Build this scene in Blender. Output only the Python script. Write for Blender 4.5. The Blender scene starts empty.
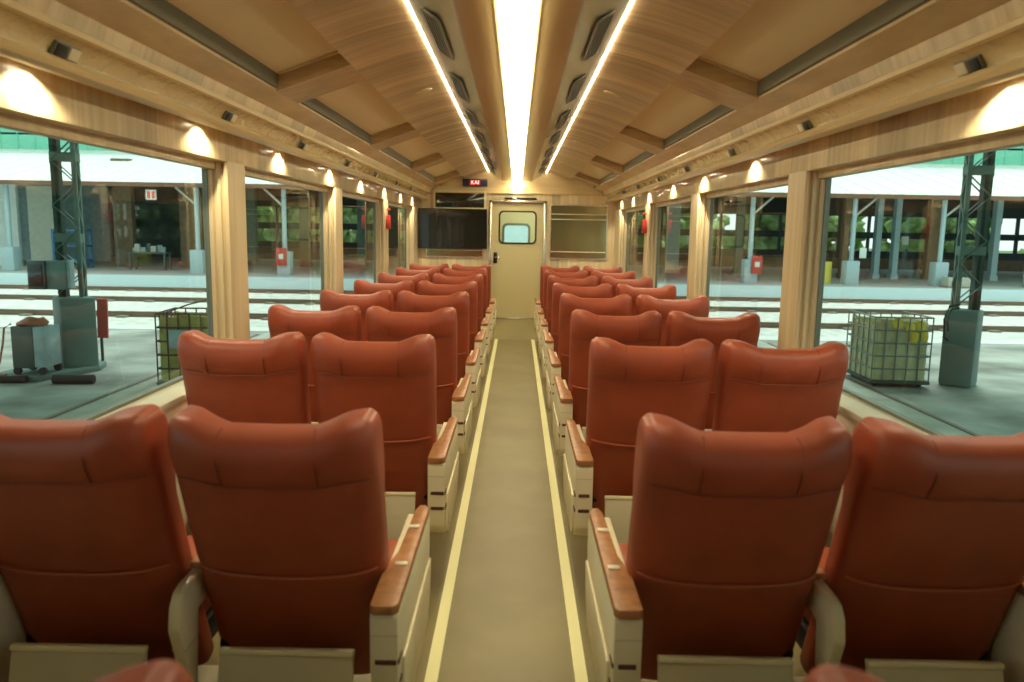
import bpy, bmesh, math, random
from mathutils import Vector, Matrix
random.seed(7)
S = bpy.context.scene
COL = S.collection
R = math.radians

# ------------------------------------------------------------------ camera
F_PX = 770.0
EYE = 1.45
def cam_setup():
    roll = R(0.95)
    # direction chosen so that the aisle vanishes at about (517, 231) of 1024x682
    yaw = R(-0.25); pitch = R(-8.13)
    F = Vector((math.sin(yaw)*math.cos(pitch), math.cos(yaw)*math.cos(pitch), math.sin(pitch)))
    X = F.cross(Vector((0, 0, 1))).normalized(); U = X.cross(F)
    r = X*math.cos(roll) + U*math.sin(roll); u = -X*math.sin(roll) + U*math.cos(roll)
    cd = bpy.data.cameras.new('camera'); co = bpy.data.objects.new('camera', cd); COL.objects.link(co)
    m = Matrix((r, u, -F)).transposed().to_4x4(); m.translation = Vector((0.01, 0, EYE))
    co.matrix_world = m
    cd.sensor_width = 36.0; cd.lens = F_PX/1024*36.0; cd.clip_start = 0.05; cd.clip_end = 400
    cd.dof.use_dof = True; cd.dof.focus_distance = 5.0; cd.dof.aperture_fstop = 3.2
    S.camera = co
cam_setup()

# ------------------------------------------------------------------ world, sun, exposure
w = bpy.data.worlds.new('world'); S.world = w; w.use_nodes = True
bg = w.node_tree.nodes['Background']
bg.inputs['Color'].default_value = (0.95, 1.0, 0.98, 1); bg.inputs['Strength'].default_value = 1.0
sd = bpy.data.lights.new('sun', 'SUN'); sd.energy = 1.6; sd.angle = R(12); sd.color = (1, 0.98, 0.93)
so = bpy.data.objects.new('sun', sd); COL.objects.link(so); so.rotation_euler = (R(-24), R(12), 0)
S.view_settings.view_transform = 'Standard'; S.view_settings.look = 'None'
S.view_settings.exposure = 0.52; S.view_settings.gamma = 1.0; S.view_settings.use_curve_mapping = False
cy = S.cycles
cy.use_denoising = True; cy.max_bounces = 8; cy.diffuse_bounces = 4; cy.glossy_bounces = 4
cy.transmission_bounces = 4; cy.transparent_max_bounces = 16; cy.sample_clamp_indirect = 4.0
cy.caustics_reflective = False; cy.caustics_refractive = False

# ------------------------------------------------------------------ materials
M = {}
def mat(name, col, rough=0.5, metal=0.0, emit=None, es=0.0, coat=0.0, bump=None, var=0.0, vscale=5.0, spec=0.5):
    m = bpy.data.materials.new(name); m.use_nodes = True
    nt = m.node_tree; b = nt.nodes['Principled BSDF']
    b.inputs['Base Color'].default_value = (*col, 1); b.inputs['Roughness'].default_value = rough
    b.inputs['Metallic'].default_value = metal; b.inputs['Coat Weight'].default_value = coat
    b.inputs['Specular IOR Level'].default_value = spec
    if emit:
        b.inputs['Emission Color'].default_value = (*emit, 1); b.inputs['Emission Strength'].default_value = es
    tc = nt.nodes.new('ShaderNodeTexCoord')
    if var:
        n = nt.nodes.new('ShaderNodeTexNoise'); n.inputs['Scale'].default_value = vscale; n.inputs['Detail'].default_value = 5
        nt.links.new(tc.outputs['Object'], n.inputs['Vector'])
        r = nt.nodes.new('ShaderNodeValToRGB')
        r.color_ramp.elements[0].position = .3; r.color_ramp.elements[1].position = .7
        r.color_ramp.elements[0].color = (*[c*(1-var) for c in col], 1)
        r.color_ramp.elements[1].color = (*[min(1, c*(1+var)) for c in col], 1)
        nt.links.new(n.outputs['Fac'], r.inputs['Fac']); nt.links.new(r.outputs['Color'], b.inputs['Base Color'])
    if bump:
        n2 = nt.nodes.new('ShaderNodeTexNoise'); n2.inputs['Scale'].default_value = bump[0]; n2.inputs['Detail'].default_value = 3
        nt.links.new(tc.outputs['Object'], n2.inputs['Vector'])
        bp = nt.nodes.new('ShaderNodeBump'); bp.inputs['Strength'].default_value = bump[1]; bp.inputs['Distance'].default_value = bump[2]
        nt.links.new(n2.outputs['Fac'], bp.inputs['Height']); nt.links.new(bp.outputs['Normal'], b.inputs['Normal'])
    M[name] = m; return m

def wood(name, c1, c2, scale, rough=0.35, coat=0.2, planks=None):
    """laminate with grain: noise stretched by scale (x,y,z); planks=(axis, pitch) adds board joints"""
    m = bpy.data.materials.new(name); m.use_nodes = True; nt = m.node_tree; b = nt.nodes['Principled BSDF']
    tc = nt.nodes.new('ShaderNodeTexCoord'); mp = nt.nodes.new('ShaderNodeMapping')
    mp.inputs['Scale'].default_value = scale
    nt.links.new(tc.outputs['Object'], mp.inputs['Vector'])
    n = nt.nodes.new('ShaderNodeTexNoise'); n.inputs['Scale'].default_value = 1.0; n.inputs['Detail'].default_value = 6; n.inputs['Roughness'].default_value = .6
    nt.links.new(mp.outputs['Vector'], n.inputs['Vector'])
    r = nt.nodes.new('ShaderNodeValToRGB')
    r.color_ramp.elements[0].position = .36; r.color_ramp.elements[1].position = .64
    r.color_ramp.elements[0].color = (*c1, 1); r.color_ramp.elements[1].color = (*c2, 1)
    nt.links.new(n.outputs['Fac'], r.inputs['Fac']); out = r.outputs['Color']
    if planks:
        sx = nt.nodes.new('ShaderNodeSeparateXYZ'); nt.links.new(tc.outputs['Object'], sx.inputs['Vector'])
        md = nt.nodes.new('ShaderNodeMath'); md.operation = 'MULTIPLY'; md.inputs[1].default_value = 1/planks[1]
        nt.links.new(sx.outputs[planks[0]], md.inputs[0])
        fl = nt.nodes.new('ShaderNodeMath'); fl.operation = 'FLOOR'; nt.links.new(md.outputs[0], fl.inputs[0])
        wn = nt.nodes.new('ShaderNodeTexWhiteNoise'); wn.noise_dimensions = '1D'; nt.links.new(fl.outputs[0], wn.inputs['W'])
        mr = nt.nodes.new('ShaderNodeMapRange'); mr.inputs['To Min'].default_value = .72; mr.inputs['To Max'].default_value = 1.12
        nt.links.new(wn.outputs['Value'], mr.inputs['Value'])
        mx = nt.nodes.new('ShaderNodeVectorMath'); mx.operation = 'SCALE'
        nt.links.new(out, mx.inputs[0]); nt.links.new(mr.outputs['Result'], mx.inputs['Scale']); out = mx.outputs[0]
    nt.links.new(out, b.inputs['Base Color'])
    b.inputs['Roughness'].default_value = rough; b.inputs['Coat Weight'].default_value = coat
    M[name] = m; return m

def glass(name, tint, refl=1.45, rough=0.02):
    m = bpy.data.materials.new(name); m.use_nodes = True; nt = m.node_tree
    nt.nodes.remove(nt.nodes['Principled BSDF']); out = nt.nodes['Material Output']
    tr = nt.nodes.new('ShaderNodeBsdfTransparent'); tr.inputs['Color'].default_value = (*tint, 1)
    gl = nt.nodes.new('ShaderNodeBsdfGlossy'); gl.inputs['Roughness'].default_value = rough
    fr = nt.nodes.new('ShaderNodeFresnel'); fr.inputs['IOR'].default_value = refl
    mx = nt.nodes.new('ShaderNodeMixShader')
    ge = nt.nodes.new('ShaderNodeNewGeometry'); su = nt.nodes.new('ShaderNodeMath'); su.operation = 'SUBTRACT'; su.inputs[0].default_value = 1
    mu = nt.nodes.new('ShaderNodeMath'); mu.operation = 'MULTIPLY'      # the far face of a thin pane adds no second mirror image
    nt.links.new(ge.outputs['Backfacing'], su.inputs[1]); nt.links.new(su.outputs[0], mu.inputs[0]); nt.links.new(fr.outputs[0], mu.inputs[1])
    nt.links.new(mu.outputs[0], mx.inputs[0]); nt.links.new(tr.outputs[0], mx.inputs[1]); nt.links.new(gl.outputs[0], mx.inputs[2])
    nt.links.new(mx.outputs[0], out.inputs['Surface']); M[name] = m; return m

WARM = (1.0, 0.80, 0.50)
mat('leather', (0.36, 0.068, 0.027), 0.48, coat=0.02, bump=(55, .25, .002), var=.10, vscale=9)
mat('leather_seam', (0.20, 0.035, 0.015), 0.5)
mat('leather_pipe_lit', (0.46, 0.11, 0.045), 0.4)  # same leather, lightened: the light caught on the seam ridge is in the colour
mat('cream_plastic', (0.88, 0.79, 0.56), 0.35)
mat('grey_panel', (0.66, 0.60, 0.43), 0.45)
mat('slot_dark', (0.10, 0.035, 0.02), 0.6)
mat('arm_cap', (0.44, 0.19, 0.075), 0.42, var=.22, vscale=30)
mat('dark_metal', (0.03, 0.03, 0.035), 0.45, 0.6)
mat('cushion_leather', (0.38, 0.08, 0.03), 0.45, bump=(55, .25, .002))
mat('chrome', (0.80, 0.77, 0.66), 0.25, 1.0)
mat('stud', (0.8, 0.76, 0.62), 0.35)
wood('wood_header', (0.62, 0.47, 0.25), (0.78, 0.62, 0.38), (6, 26, 1.2), .3, .3, ('Y', .23))
wood('wood_ceiling', (0.60, 0.45, 0.24), (0.78, 0.63, 0.39), (1.3, 30, 3), .4, .1, ('Y', .095))
wood('wood_rafter', (0.48, 0.34, 0.17), (0.62, 0.46, 0.25), (3, 26, 26), .4, .1)
wood('wood_board', (0.58, 0.43, 0.22), (0.74, 0.57, 0.33), (9, 3, 9), .4, .1)
wood('wood_end', (0.76, 0.61, 0.36), (0.88, 0.74, 0.48), (22, 6, 1.2), .4, .15, ('X', .12))
wood('wood_gable', (0.74, 0.59, 0.33), (0.84, 0.69, 0.42), (1.5, 6, 26), .4, .15)
wood('wood_pillar', (0.62, 0.47, 0.26), (0.76, 0.61, 0.38), (16, 16, .6), .38, .15)
mat('moulding', (0.74, 0.58, 0.31), 0.28, coat=.3)
mat('cove_gloss', (0.74, 0.60, 0.33), 0.10, coat=.9, bump=(9, .9, .03))
mat('duct_gloss', (0.66, 0.50, 0.25), 0.33, coat=.12)
mat('mirror_panel', (0.62, 0.64, 0.47), 0.16, 0.25, bump=(3, .12, .02))
mat('grille', (0.34, 0.34, 0.27), 0.4, .4)
mat('blind', (0.90, 0.77, 0.50), 0.8, bump=(140, .2, .001))
mat('guide_dark', (0.16, 0.15, 0.10), .6)
mat('blind_rail', (0.20, 0.21, 0.17), 0.4, .5)
mat('light_panel', (1, 1, 1), .5, emit=(1.0, 0.90, 0.57), es=11)
mat('led', (1, 1, 1), .5, emit=(1.0, 0.82, 0.56), es=13)
mat('lamp_glow', (1, 1, 1), .5, emit=(1.0, 0.86, 0.6), es=14)
mat('disc', (0.72, 0.62, 0.42), .45)
mat('socket_light', (0.75, 0.68, 0.50), .4)
mat('black', (0.012, 0.012, 0.012), .4)
mat('tv_glass', (0.006, 0.007, 0.006), .13, coat=.5)
mat('smoked_glass', (0.30, 0.27, 0.14), .12, 0.7)
mat('dark_glass', (0.02, 0.022, 0.014), .12, coat=.4)
mat('door_paint', (0.72, 0.63, 0.34), .38)
mat('door_gasket', (0.02, 0.022, 0.016), .5)
mat('vestibule', (0.78, 0.74, 0.55), .5)
mat('sign_navy', (0.035, 0.03, 0.10), .4)
mat('sign_red', (0.5, 0.02, 0.01), .5, emit=(0.9, 0.08, 0.04), es=.25)
mat('sign_white', (1, 1, 1), .5, emit=(1, .85, .8), es=.8)
mat('red_paint', (0.55, 0.025, 0.015), .4)
mat('red_faded', (0.80, 0.12, 0.10), .6, var=.15)
mat('floor_vinyl', (0.30, 0.25, 0.12), 0.42, var=.10, vscale=3.0, bump=(60, .1, .001))
mat('floor_edge', (0.17, 0.17, 0.12), 0.5)
mat('yellow_strip', (0.86, 0.78, 0.36), .5, emit=(0.9, 0.85, 0.45), es=.12)
mat('sill', (0.72, 0.66, 0.48), .35)
mat('body_paint', (0.6, 0.6, 0.58), .4)
glass('window_glass', (0.86, 0.955, 0.91), 1.5)
glass('door_glass', (0.9, 0.98, 0.95), 1.4)
# outside
mat('concrete', (0.36, 0.375, 0.345), .85, var=.5, vscale=.8, bump=(8, .3, .02))
mat('ballast', (0.66, 0.68, 0.64), .9, var=.22, vscale=3.0, bump=(12, .8, .05))
mat('apron_white', (0.74, 0.78, 0.74), .8, var=.08)
mat('platform', (0.50, 0.54, 0.50), .8, var=.10, vscale=.8)
mat('platform_edge', (0.62, 0.80, 0.84), .7)
mat('rail_steel', (0.20, 0.155, 0.11), .5, .5)
mat('sleeper', (0.25, 0.23, 0.19), .9)
mat('shed_roof', (0.76, 0.86, 0.80), .7, var=.04)
mat('shed_green', (0.20, 0.62, 0.46), .55, var=.06)
mat('eave', (0.20, 0.10, 0.06), .7)
mat('shed_brown', (0.20, 0.14, 0.08), .8, var=.2)
mat('shed_teal', (0.10, 0.16, 0.15), .7, var=.6, vscale=.9)
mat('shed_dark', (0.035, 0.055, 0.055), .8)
mat('shed_white', (0.72, 0.80, 0.80), .7, var=.06)
mat('shed_beige', (0.52, 0.54, 0.46), .8, var=.08)
mat('post_blue', (0.42, 0.58, 0.62), .6)
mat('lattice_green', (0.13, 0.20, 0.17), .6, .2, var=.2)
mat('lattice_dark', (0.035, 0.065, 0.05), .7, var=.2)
mat('plinth', (0.15, 0.23, 0.22), .8, var=.12, vscale=2)
mat('machine_grey', (0.08, 0.11, 0.10), .5, .3)
mat('machine_blue', (0.30, 0.42, 0.45), .5, var=.2)
mat('cable_orange', (0.50, 0.16, 0.08), .6)
mat('rubber', (0.02, 0.025, 0.022), .7)
mat('steel_wire', (0.20, 0.24, 0.22), .4, .7)
mat('bag_pale', (0.46, 0.46, 0.26), .7, var=.25, vscale=3, bump=(6, .9, .05))
mat('bag_yellow', (0.70, 0.55, 0.06), .6, var=.2)
mat('cage_yellow', (0.34, 0.34, 0.10), .6, var=.3, vscale=5, bump=(6, .9, .05))
mat('blue_paint', (0.05, 0.20, 0.42), .5)
mat('yellow_paint', (0.75, 0.65, 0.10), .5)
mat('leaf', (0.30, 0.46, 0.17), .7, var=.5, vscale=1.4)
mat('bark', (0.12, 0.09, 0.06), .9)
mat('grass', (0.10, 0.18, 0.06), .9, var=.3)

# ------------------------------------------------------------------ helpers
def tag(o, label=None, cat=None, group=None, kind=None):
    if label: o['label'] = label
    if cat: o['category'] = cat
    if group: o['group'] = group
    if kind: o['kind'] = kind
    return o
def empty(name, loc=(0, 0, 0), rz=0.0):
    o = bpy.data.objects.new(name, None); COL.objects.link(o); o.location = loc; o.rotation_euler = (0, 0, rz)
    o.empty_display_size = .1
    return o
class MB:
    def __init__(s): s.bm = bmesh.new(); s.mats = []
    def _mi(s, m):
        if m is None: return 0
        if m not in s.mats: s.mats.append(m)
        return s.mats.index(m)
    def box(s, x0, x1, y0, y1, z0, z1, bev=0.0, seg=2, mx=None):
        t = bmesh.new()
        bmesh.ops.create_cube(t, size=1.0)
        for v in t.verts:
            v.co = Vector((x0+(v.co.x+.5)*(x1-x0), y0+(v.co.y+.5)*(y1-y0), z0+(v.co.z+.5)*(z1-z0)))
        if bev: bmesh.ops.bevel(t, geom=t.edges[:], offset=bev, segments=seg, profile=.5, affect='EDGES')
        return s._merge(t, mx)
    def _merge(s, t, mx=None):
        if mx is not None: bmesh.ops.transform(t, matrix=mx, verts=t.verts[:])
        me = bpy.data.meshes.new('tmp'); t.to_mesh(me); t.free(); s.bm.from_mesh(me); bpy.data.meshes.remove(me); return s
    def prism(s, poly, axis, a0, a1, bev=0.0, mx=None):
        """poly in the plane normal to axis: X->(y,z) Y->(x,z) Z->(x,y)"""
        t = bmesh.new()
        def P(p, a):
            return {'X': (a, p[0], p[1]), 'Y': (p[0], a, p[1]), 'Z': (p[0], p[1], a)}[axis]
        A = [t.verts.new(P(p, a0)) for p in poly]; Bv = [t.verts.new(P(p, a1)) for p in poly]
        n = len(poly)
        t.faces.new(A); t.faces.new(Bv[::-1])
        for i in range(n): t.faces.new((A[i], Bv[i], Bv[(i+1) % n], A[(i+1) % n]))
        bmesh.ops.recalc_face_normals(t, faces=t.faces[:])
        if bev: bmesh.ops.bevel(t, geom=t.edges[:], offset=bev, segments=2, profile=.5, affect='EDGES')
        return s._merge(t, mx)
    def tube(s, pts, r, n=8, closed=False):
        t = bmesh.new(); pts = [Vector(p) for p in pts]; rings = []
        N = len(pts)
        for i, p in enumerate(pts):
            a = pts[(i-1) % N] if (closed or i > 0) else p
            b = pts[(i+1) % N] if (closed or i < N-1) else p
            d = (b-a).normalized()
            up = Vector((0, 0, 1)) if abs(d.z) < .9 else Vector((1, 0, 0))
            x = d.cross(up).normalized(); y = d.cross(x)
            rr = r[i] if isinstance(r, (list, tuple)) else r
            rings.append([t.verts.new(p + x*math.cos(2*math.pi*k/n)*rr + y*math.sin(2*math.pi*k/n)*rr) for k in range(n)])
        for i in range(N if closed else N-1):
            a, b = rings[i], rings[(i+1) % N]
            for k in range(n): t.faces.new((a[k], a[(k+1) % n], b[(k+1) % n], b[k]))
        if not closed: t.faces.new(rings[0][::-1]); t.faces.new(rings[-1])
        bmesh.ops.recalc_face_normals(t, faces=t.faces[:])
        return s._merge(t)
    def cyl(s, p0, p1, r0, r1=None, n=20):
        return s.tube([p0, p1], [r0, r0 if r1 is None else r1], n)
    def ball(s, c, r, sub=2, noise=0.0, sc=(1, 1, 1)):
        t = bmesh.new(); bmesh.ops.create_icosphere(t, subdivisions=sub, radius=1.0)
        for v in t.verts:
            k = r*(1+random.uniform(-noise, noise))
            v.co = Vector((c[0]+v.co.x*k*sc[0], c[1]+v.co.y*k*sc[1], c[2]+v.co.z*k*sc[2]))
        return s._merge(t)
    def build(s, name, m, parent=None, loc=None, rz=0.0, sharp=35):
        bm = s.bm
        for f in bm.faces: f.smooth = True
        for e in bm.edges:
            if len(e.link_faces) == 2:
                if e.calc_face_angle(0) > R(sharp): e.smooth = False
            else: e.smooth = False
        me = bpy.data.meshes.new(name); bm.to_mesh(me); bm.free()
        me.materials.append(M[m])
        o = bpy.data.objects.new(name, me); COL.objects.link(o)
        if parent: o.parent = parent
        if loc is not None: o.location = loc; o.rotation_euler = (0, 0, rz)
        return o
def bx(*a, **k): return MB().box(*a, **k)
def struct(mb, name, m, label, cat, parent=None):
    o = mb.build(name, m, parent)
    if not parent: tag(o, label, cat, kind='structure')
    return o
def dup(root, loc, label=None, rz=None, group=None):
    r = root.copy(); COL.objects.link(r); r.location = loc
    if rz is not None: r.rotation_euler = (0, 0, rz)
    if label: r['label'] = label
    if group: r['group'] = group
    for ch in list(root.children):
        c = ch.copy(); COL.objects.link(c); c.parent = r
        for g in list(ch.children):
            d = g.copy(); COL.objects.link(d); d.parent = c
    return r
def smooth(a, b, x):
    t = max(0., min(1., (x-a)/(b-a))); return t*t*(3-2*t)
ORD = ['first', 'second', 'third', 'fourth', 'fifth', 'sixth', 'seventh', 'eighth', 'ninth', 'tenth']

Y0, Y1 = -1.2, 10.8            # saloon from back wall to end wall
# ------------------------------------------------------------------ car shell
struct(bx(-1.5, 1.5, Y0-.1, 13.0, -.12, 0), 'floor', 'floor_vinyl', 'brown vinyl floor of the aisle and saloon', 'floor')
struct(MB().prism([(10.32, 0), (10.8, .235), (10.8, .0)], 'X', -1.36, 1.36), 'ramp', 'floor_vinyl', 'short brown ramp up to the end door', 'ramp')
for s, nm in ((-1, 'left'), (1, 'right')):
    struct(bx(s*.245-.021, s*.245+.021, Y0, 10.3, 0, .004), 'trim_1' if s < 0 else 'trim_2', 'yellow_strip', 'pale yellow guide line on the %s edge of the aisle floor' % nm, 'floor line')
    xs = sorted((s*1.36, s*1.5))
    struct(bx(xs[0], xs[1], Y0, 13.0, 0, .745), 'wall_'+nm, 'cream_plastic', 'cream lower side wall on the %s, below the windows' % nm, 'wall')
    xs = sorted((s*1.325, s*1.5))
    struct(bx(xs[0], xs[1], Y0, 10.8, .745, .775, bev=.008), 'trim_3' if s < 0 else 'trim_4', 'sill', 'cream window sill along the %s side' % nm, 'sill')
    # header board over the windows, and blind cassette beneath
    xs = sorted((s*1.36, s*1.5))
    struct(bx(xs[0], xs[1], Y0, 10.8, 1.75, 2.0, bev=.004), 'trim_5' if s < 0 else 'trim_6', 'wood_header', 'light wood header board above the %s windows, lit by downlights' % nm, 'header board')
    # cove: fascia + channel + lip, extruded along the car
    def mir(poly): return [(s*x, z) for x, z in poly]
    struct(MB().prism(mir([(1.168, 2.012), (1.188, 1.962), (1.215, 1.962), (1.30, 2.03), (1.30, 2.08), (1.168, 2.045)]), 'Y', Y0, Y1),
           'trim_7' if s < 0 else 'trim_8', 'wood_header', 'light wood fascia at the foot of the %s ceiling slope' % nm, 'fascia')
    struct(MB().prism(mir([(1.180, 1.964), (1.183, 1.950), (1.196, 1.946), (1.203, 1.951), (1.300, 1.962), (1.30, 1.975), (1.19, 1.975)]), 'Y', Y0, Y1, ),
           'trim_9' if s < 0 else 'trim_10', 'moulding', 'thin cream moulding above the %s cove channel' % nm, 'moulding')
    ch = [(1.203, 1.950), (1.232, 1.938), (1.252, 1.915), (1.256, 1.895), (1.262, 1.890), (1.30, 1.90), (1.30, 1.95)]
    struct(MB().prism(mir(ch), 'Y', Y0, Y1), 'trim_11' if s < 0 else 'trim_12', 'cove_gloss', 'glossy cream cove channel holding sockets on the %s' % nm, 'cove')
    lip = [(1.300, 1.905), (1.262, 1.892), (1.240, 1.897), (1.222, 1.888), (1.216, 1.874), (1.222, 1.861), (1.240, 1.853), (1.258, 1.852), (1.270, 1.858), (1.276, 1.884), (1.36, 1.888), (1.36, 1.915), (1.30, 1.915)]
    struct(MB().prism(mir(lip), 'Y', Y0, Y1), 'trim_13' if s < 0 else 'trim_14', 'moulding', 'rounded cream lip and soffit above the %s windows' % nm, 'moulding')
    # ceiling slopes
    N = 10; top = []
    for i in range(N+1):
        x = .408+(.73-.408)*i/N; z = 2.252-.093*(i/N)**1.35; top.append((x, z))
    poly = top + [(.73, 2.25), (.408, 2.30)]
    struct(MB().prism(mir(poly), 'Y', Y0, Y1), 'ceiling' if s < 0 else 'ceiling', 'wood_ceiling', 'curved ceiling slope of narrow light wood planks, %s side' % nm, 'ceiling')
    struct(MB().prism(mir([(1.06, 2.042), (1.168, 2.008), (1.20, 2.05), (1.06, 2.13)]), 'Y', Y0, Y1), 'trim_15' if s < 0 else 'trim_16', 'wood_board', 'wood border board outside the %s roof panels' % nm, 'border board')
    # outer skin of the body
    xo = sorted((s*1.5, s*1.54))
    struct(bx(xo[0], xo[1], Y0-.1, 13.0, -.35, .745), 'wall_outer_'+nm, 'body_paint', 'outer skin of the carriage below the %s windows' % nm, 'wall')
    struct(bx(xo[0], xo[1], Y0-.1, 13.0, 1.75, 2.25), 'wall_upper_'+nm, 'body_paint', 'outer skin of the carriage above the %s windows' % nm, 'wall')
    struct(bx(*sorted((s*1.36, s*1.5)), 10.8, 13.0, .745, 1.76), 'wall_end_'+nm, 'vestibule', 'solid side wall of the vestibule, %s' % nm, 'wall')

# rafters between roof panels, blinds above
RAF = [(-.85, -.52), (1.32, 1.65), (3.50, 3.84), (5.68, 6.02), (7.84, 8.18), (10.02, 10.36)]
def slope_z(x): return 2.159-(x-.73)*(2.159-2.042)/(1.06-.73)
k = 17
for s, nm in ((-1, 'left'), (1, 'right')):
    for i, (a, b) in enumerate(RAF):
        struct(MB().prism([(s*.73, 2.159), (s*1.06, 2.042), (s*1.06, 2.135), (s*.73, 2.25)], 'Y', a, b), 'trim_%d' % k, 'wood_rafter', 'wood cross beam between roof panels, %s slope, %s' % (nm, (['out of view above the camera', 'out of view beside the camera', 'nearest in view']+ORD[1:])[i]), 'beam'); k += 1
    ends = [Y0]+[v for ab in RAF for v in ab]+[Y1]
    bays = [(ends[j], ends[j+1]) for j in range(0, len(ends), 2)]
    names = ['', '', 'nearest the camera', 'second away', 'third away', 'fourth away', 'last, by the end wall']
    for i, (a, b) in enumerate(bays):
        if i < 2: continue
        t = empty('roller_blind', (0, (a+b)/2, 0)); h = (b-a)/2
        tag(t, 'closed beige roof blind on the %s ceiling slope, %s' % (nm, names[i]), 'blind', 'beige blinds closing the roof windows')
        MB().prism([(s*.732, 2.228), (s*1.058, 2.112), (s*1.058, 2.120), (s*.732, 2.236)], 'Y', -h+.002, h-.002).build('fabric', 'blind', t)
        MB().prism([(s*1.050, 2.056), (s*1.0595, 2.052), (s*1.0595, 2.112), (s*1.050, 2.116)], 'Y', -h+.005, h-.005).build('guide_rail', 'guide_dark', t)
        MB().prism([(s*.735, 2.219), (s*1.04, 2.110), (s*1.04, 2.116), (s*.735, 2.226)], 'Y', h-.035, h-.005).build('bottom_bar', 'moulding', t)

# central duct
struct(MB().prism([(-.072, 2.155), (-.072, 2.127), (-.19, 2.127), (-.203, 2.133), (-.203, 2.16)], 'Y', Y0, Y1), 'ceiling_duct', 'duct_gloss', 'glossy wood toned ceiling panel left of the central light', 'ceiling panel')
struct(MB().prism([(.072, 2.155), (.072, 2.127), (.19, 2.127), (.203, 2.133), (.203, 2.16)], 'Y', Y0, Y1), 'ceiling_duct', 'duct_gloss', 'glossy wood toned ceiling panel right of the central light', 'ceiling panel')
for s, nm in ((-1, 'left'), (1, 'right')):
    struct(MB().prism([(s*.201, 2.133), (s*.385, 2.243), (s*.385, 2.262), (s*.201, 2.152)], 'Y', Y0, Y1), 'ceiling_panel', 'mirror_panel', 'shiny sloping air duct panel on the %s of the central light' % nm, 'ceiling panel')
    o = bx(s*.395-.0045, s*.395+.0045, .9, Y1, 2.244, 2.250).build('light_strip', 'led')
    tag(o, 'thin warm light strip running along the %s edge of the ceiling duct' % nm, 'light strip', 'thin light strips')
    # grilles
    for i in range(8):
        yc = 3.08+1.09*i
        if yc > 10.3: break
        t = empty('air_grille', (s*.299, yc, 2.188))
        tag(t, 'grey slotted air outlet on the %s duct slope, %s from the camera' % (nm, ORD[i]), 'air vent', 'air outlets on the duct slopes')
        m = MB(); rot = Matrix.Rotation(-s*math.atan2(.11, .172), 4, 'Y')
        m.box(-.038, .038, -.31, .31, -.010, -.002, bev=.003, mx=rot); m.build('frame', 'grille', t)
        m = MB()
        for q in range(5): m.box(-.028+q*.012, -.022+q*.012, -.29, .29, -.014, -.008, mx=rot)
        m.build('slats', 'blind_rail', t)
t = empty('ceiling_light', (0, 4.1, 2.13))
tag(t, 'long bright light panel running down the middle of the ceiling', 'ceiling light')
bx(-.063, .063, 1.2-4.1, 10.79-4.1, -.022, .012, bev=.006).build('diffuser', 'light_panel', t)
for s in (-1, 1): bx(s*.0675-.004, s*.0675+.004, 1.2-4.1, 10.79-4.1, -.010, .014).build('edge_rail', 'moulding', t)
# roof above everything
pts = [(1.54, 2.05), (1.45, 2.16)]+[(1.40*math.cos(a), 2.16+.30*math.sin(a)) for a in [R(d) for d in range(10, 171, 10)]]+[(-1.45, 2.16), (-1.54, 2.05)]
inner = [(x*.97, z-.06) for x, z in pts][::-1]
struct(MB().prism(pts+inner, 'Y', Y0-.1, 13.0), 'roof', 'body_paint', 'curved outer roof of the carriage', 'roof')
struct(bx(-1.5, 1.5, Y0-.1, Y0, 0, 2.4), 'wall_back', 'wood_end', 'wood panelled back wall of the saloon', 'wall')

# ------------------------------------------------------------------ end wall
DX0, DX1, DZ0, DZ1 = -.345, .375, .235, 1.835
struct(MB().box(-1.5, DX0-.03, 10.8, 10.9, 0, 1.965).box(DX1+.03, 1.5, 10.8, 10.9, 0, 1.965).box(DX0-.03, DX1+.03, 10.8, 10.9, DZ1+.03, 1.965).box(DX0-.03, DX1+.03, 10.8, 10.9, 0, .235),
       'wall_end', 'wood_end', 'cream wood panelled wall at the end of the saloon', 'wall')
struct(bx(-1.5, 1.5, 10.83, 10.9, 1.965, 2.4), 'wall_gable', 'wood_gable', 'light wood gable above the end door', 'wall')
struct(bx(-1.36, 1.36, 10.77, 10.83, 1.955, 1.975, bev=.004), 'trim_60', 'moulding', 'horizontal wood ledge below the gable of the end wall', 'ledge')
# door
d = empty('door_1', (0, 10.83, 0)); tag(d, 'olive cream end door with a rounded window', 'door', kind='structure')
wx0, wx1, wz0, wz1 = -.235, .265, 1.285, 1.715
def rrect(x0, x1, z0, z1, r, n=6):
    P = []
    for cx, cz, a0 in ((x1-r, z1-r, 0), (x0+r, z1-r, 90), (x0+r, z0+r, 180), (x1-r, z0+r, 270)):
        for i in range(n+1):
            a = R(a0+90*i/n); P.append((cx+r*math.cos(a), cz+r*math.sin(a)))
    return P
def ring_mesh(outer, innerp, y0, y1):
    """wall plate with a hole, outer and inner loops with the same count"""
    mb = MB(); bm = mb.bm; n = len(outer)
    L = [[bm.verts.new((p[0], y, p[1])) for p in loop] for loop in (outer, innerp) for y in (y0, y1)]
    of, ob, inf, inb = L
    for i in range(n):
        j = (i+1) % n
        for q in ((of[i], of[j], inf[j], inf[i]), (ob[j], ob[i], inb[i], inb[j]), (of[j], of[i], ob[i], ob[j]), (inf[i], inf[j], inb[j], inb[i])):
            bm.faces.new(q)
    bmesh.ops.remove_doubles(bm, verts=bm.verts[:], dist=1e-6)
    bmesh.ops.recalc_face_normals(bm, faces=bm.faces[:])
    return mb
hole = rrect(wx0, wx1, wz0, wz1, .055)
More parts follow.
